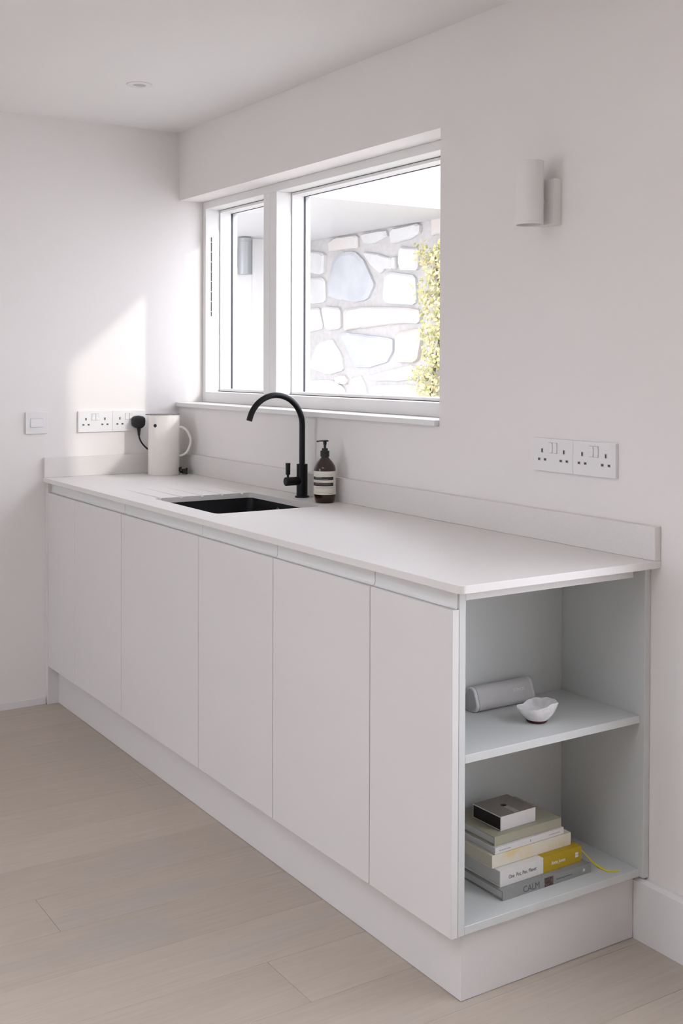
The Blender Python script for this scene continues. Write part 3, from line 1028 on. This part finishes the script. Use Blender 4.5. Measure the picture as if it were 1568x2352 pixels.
# ------------------------------------------------------------------ shelf contents
ZM, ZB = 0.5385, 0.1725
spk = thing('portable_speaker', 'light grey rounded portable speaker lying on the upper shelf', 'speaker', (2.378, -0.25, ZM))


def rtri(r, w, h):
    """rounded triangle lying on its base, (x,z) relative to base centre; flat-ish sides"""
    cs = [(w / 2 - r, r), (0, h - r), (-w / 2 + r, r)]
    out = []
    angs = [(-90, 19.7), (19.7, 160.3), (160.3, 270)]
    for (cx, cz_), (a0, a1) in zip(cs, angs):
        for k_ in range(11):
            a = math.radians(a0 + (a1 - a0) * k_ / 10)
            out.append((2.3925 + cx + r * math.cos(a), ZM + 0.0004 + cz_ + r * math.sin(a)))
    return out


bm = bmesh.new()
prism(bm, rtri(0.0175, 0.0515, 0.058), -0.333, -0.168, 'y')
sb_ = obj('grille', bm, SPK, spk, smooth=True)
for y0, y1 in ((-0.3425, -0.333), (-0.168, -0.1585)):
    bm = bmesh.new()
    prism(bm, rtri(0.0177, 0.0521, 0.0583), y0, y1, 'y', bev=0.003)
    e = obj('end_rim', bm, SPKR, spk, smooth=True)
    bm = bmesh.new()
    pts = rtri(0.0155, 0.0445, 0.0505)
    pts = [(a, b + 0.0037) for a, b in pts]
    yy = y0 - 0.0004 if y0 < -0.3 else y1 - 0.0004
    prism(bm, pts, yy, yy + 0.0008, 'y')
    obj('end_cap', bm, SPKC, e)
# lettering on the front slope
sdir = Vector((-0.338, 0, 0.941))
text('lettering', 'SONOS', 0.0105, WHITEINK, spk, Vector((2.4135, -0.2255, 0.5740)) - spk.location, (0, 1, 0), sdir, squeeze=1.05)

# bowl
bw = thing('ceramic_bowl', 'small white glazed bowl with wavy rim and dark red foot', 'bowl', (2.533, -0.258, ZM))
NB = 72


def rimz(a):
    return 0.0075 * math.sin(a + 0.55) + 0.0022 * math.sin(3 * a + 1.0) + 0.0014 * math.sin(5 * a + 0.3) + 0.0008 * math.sin(11 * a)


def rimr(a):
    return 1 + 0.10 * math.cos(2 * (a - 1.0)) + 0.03 * math.sin(3 * a) + 0.012 * math.sin(7 * a + 1)


bm = bmesh.new()
prof = [(0.024, 0.0055), (0.031, 0.012), (0.038, 0.022), (0.0425, 0.032), (0.0445, 0.0405), (0.0435, 0.0412), (0.0405, 0.033), (0.035, 0.022), (0.027, 0.013), (0.014, 0.009), (0.0, 0.0085)]
rings = []
for r, h in prof:
    kf = max(0, (h - 0.010) / 0.031)
    rings.append([bm.verts.new((r * (1 + (rimr(a) - 1) * kf) * math.cos(a), r * (1 + (rimr(a) - 1) * kf) * math.sin(a), h + rimz(a) * kf * kf))
                  for a in [2 * math.pi * i / NB for i in range(NB)]])
for A_, B_ in zip(rings, rings[1:]):
    for i in range(NB):
        bm.faces.new((A_[i], A_[(i + 1) % NB], B_[(i + 1) % NB], B_[i]))
bm.faces.new(rings[0][::-1])
bmesh.ops.remove_doubles(bm, verts=bm.verts, dist=1e-6)
bmesh.ops.recalc_face_normals(bm, faces=bm.faces)
obj('glazed_bowl', bm, GLAZE, bw, smooth=True, local=True)
bm = bmesh.new()
lathe(bm, [(0.022, 0.0003), (0.0235, 0.0015), (0.0262, 0.0070), (0.0255, 0.0075), (0.0, 0.0075)], n=48)
obj('foot', bm, CLAY, bw, smooth=True, local=True)


# books: local frame, spine on +x at x = 0, lying flat, length along y from 0 to L
def cover(bm, L, Wd, T, t, hard):
    box(bm, -Wd, 0, 0, L, 0.0003, t)
    box(bm, -Wd, 0, 0, L, T - t, T)
    box(bm, -t, 0, 0, L, t, T - t)


def book(label, loc, rot, L, Wd, T, mcov, mpages, t=0.0025, inset=0.003):
    b = thing('book', label, 'book', loc, math.radians(rot), group='books stacked on the bottom shelf')
    bm = bmesh.new()
    cover(bm, L, Wd, T, t, True)
    obj('cover', bm, mcov, b, local=True)
    bm = bmesh.new()
    box(bm, -Wd + inset, -t - 0.0001, inset, L - inset, t + 0.0001, T - t - 0.0001)
    obj('page_block', bm, mpages, b, local=True)
    return b


def dash_line(b, y0, y1, z, h, m, seed):
    rn = random.Random(seed)
    bm = bmesh.new()
    y = y0
    while y < y1:
        w = rn.uniform(0.0012, 0.0035)
        box(bm, 0.0, 0.0003, y, min(y + w, y1), z, z + h * rn.uniform(0.7, 1.1))
        y += w + 0.0011
    obj('small_print', bm, m, b, local=True)


COV1 = mat('grey_book_cloth', (0.29, 0.295, 0.285), 0.6, noise=(300, 0.06))
COV2 = mat('white_book_cover', (0.74, 0.72, 0.70), 0.45)
MUST = mat('mustard_cloth', (0.48, 0.33, 0.015), 0.6, noise=(400, 0.08))
COV3 = mat('cream_yellow_cover', (0.76, 0.70, 0.56), 0.5)
r3 = COV3.node_tree
n3 = r3.nodes.new('ShaderNodeTexNoise')
n3.inputs['Scale'].default_value = 14
n3.inputs['Detail'].default_value = 5
t3 = r3.nodes.new('ShaderNodeTexCoord')
c3 = r3.nodes.new('ShaderNodeValToRGB')
c3.color_ramp.elements[0].position = 0.50
c3.color_ramp.elements[1].position = 0.62
c3.color_ramp.elements[0].color = (0.76, 0.71, 0.60, 1)
c3.color_ramp.elements[1].color = (0.76, 0.62, 0.33, 1)
r3.links.new(t3.outputs['Object'], n3.inputs['Vector'])
r3.links.new(n3.outputs['Fac'], c3.inputs['Fac'])
r3.links.new(c3.outputs['Color'], r3.nodes['Principled BSDF'].inputs['Base Color'])
COV5 = mat('olive_beige_cloth', (0.40, 0.385, 0.29), 0.7, noise=(500, 0.05))
TAUPE = mat('taupe_box_print', (0.26, 0.225, 0.205), 0.6, noise=(600, 0.12))
BLK = mat('black_box_side', (0.012, 0.008, 0.008), 0.5)
YEL = mat('yellow_ribbon', (0.88, 0.76, 0.01), 0.5)
INKD = mat('dark_grey_ink', (0.10, 0.10, 0.10), 0.6)
TX = (0, 1, 0)
TY_ = (0, 0, 1)

b1 = book('large grey hardback at the bottom of the book stack', (2.583, -0.402, ZB), 0.5, 0.272, 0.200, 0.0225, COV1, PAGES, 0.003)
text('spine_title', 'CALM', 0.0205, INKD, b1, (0.0001, 0.060, 0.0045), TX, TY_, squeeze=0.95)
obj('spine_picture', bx(0.0, 0.0003, 0.126, 0.153, 0.0012, 0.0212), mat('dark_portrait_print', (0.10, 0.07, 0.06), 0.6, noise=(130, 0.9)), b1, local=True)
dash_line(b1, 0.163, 0.212, 0.0092, 0.0024, INKD, 1)
bm = bmesh.new()
lathe(bm, [(0.005, 0.0), (0.005, 0.0003), (0.0, 0.0003)], (0, 0.250, 0.011), 'x', 20)
obj('round_logo', bm, INKL, b1, local=True)
obj('logo_mark', bx(0.0003, 0.0006, 0.2485, 0.2515, 0.0085, 0.0135), WHITEINK, b1, local=True)
z_ = ZB + 0.0228
b2 = book('thick cookbook with a white and mustard spine and yellow ribbon', (2.5665, -0.395, z_), 1.0, 0.252, 0.185, 0.0365, COV2, PAGES, 0.0028)
bm = bmesh.new()
box(bm, -0.1853, 0.0003, 0.131, 0.2523, 0.0, 0.0029)
box(bm, -0.1853, 0.0003, 0.131, 0.2523, 0.0336, 0.0368)
box(bm, -0.0027, 0.0003, 0.131, 0.2523, 0.0029, 0.0336)
obj('mustard_band', bm, MUST, b2, local=True)
text('spine_title', 'One  Pot, Pan, Planet', 0.0122, INKD, b2, (0.0002, 0.025, 0.0140), TX, TY_, squeeze=0.80)
text('spine_author', 'Anna Jones', 0.0122, WHITEINK, b2, (0.0006, 0.156, 0.0140), TX, TY_, squeeze=0.80)
bm = bmesh.new()
for q in range(2):
    box(bm, 0.0003, 0.0007, 0.233, 0.2385, 0.0135 + q * 0.006, 0.0185 + q * 0.006)
    box(bm, 0.0003, 0.0007, 0.2395, 0.2425, 0.0135 + q * 0.006, 0.0185 + q * 0.006)
obj('publisher_mark', bm, WHITEINK, b2, local=True)
bm = bmesh.new()
rp = spline([(-0.030, 0.245, 0.021), (-0.028, 0.262, 0.021), (-0.018, 0.275, 0.012), (-0.002, 0.290, -0.010), (0.020, 0.300, -0.0215), (0.040, 0.305, -0.0222), (0.050, 0.325, -0.0222)], 8)
prevs = None
for i, p in enumerate(rp):
    t_ = (rp[min(i + 1, len(rp) - 1)] - rp[max(i - 1, 0)]).normalized()
    sd = t_.cross(Vector((0, 0, 1))).normalized() * 0.0036
    vs = [bm.verts.new(p + sd), bm.verts.new(p - sd)]
    if prevs:
        bm.faces.new((prevs[0], prevs[1], vs[1], vs[0]))
    prevs = vs
ro = obj('ribbon', bm, YEL, b2, local=True)
so = ro.modifiers.new('thickness', 'SOLIDIFY')
so.thickness = 0.0006
z_ += 0.0371
b3 = book('cream and yellow book on top of the mustard-spined cookbook', (2.5475, -0.403, z_), 0.5, 0.243, 0.170, 0.0295, COV3, PAPERC, 0.0015, 0.001)
z_ += 0.0298
b4 = book('slim white book under the olive-beige book', (2.5475, -0.394, z_), 1.5, 0.214, 0.165, 0.0150, COV2, PAGES, 0.0012, 0.001)
dash_line(b4, 0.013, 0.047, 0.0058, 0.0016, INKG, 2)
dash_line(b4, 0.167, 0.201, 0.0062, 0.0016, INKG, 3)
obj('spine_dot', bx(0.0, 0.0003, 0.1075, 0.1090, 0.0050, 0.0100), INKD, b4, local=True)
z_ += 0.0153
b5 = book('olive-beige cloth hardback under the small boxed book', (2.5405, -0.390, z_), 1.0, 0.207, 0.160, 0.0215, COV5, PAGES, 0.0028)
z_ += 0.0218
b6 = thing('boxed_book', 'small taupe-topped box with black side on top of the book stack', 'box', (2.523, -0.3565, z_), math.radians(1.5))
obj('box_body', bx(-0.098, 0, 0, 0.1075, 0.0003, 0.0325), COV2, b6, local=True)
obj('box_top', bx(-0.0975, -0.0005, 0.0005, 0.107, 0.0325, 0.0329), TAUPE, b6, local=True)
obj('box_side', bx(-0.0955, -0.0025, -0.0004, 0.0, 0.0025, 0.0300), BLK, b6, local=True)
bm = bmesh.new()
lathe(bm, [(0.0068, 0.0328), (0.0068, 0.0332), (0.0, 0.0332)], (-0.050, 0.0535, 0), n=24)
obj('printed_dot', bm, BLK, b6, local=True)
obj('printed_stripe', bx(-0.044, -0.0035, 0.046, 0.060, 0.0329, 0.03305), mat('pale_taupe_print', (0.42, 0.39, 0.35), 0.6), b6, local=True)
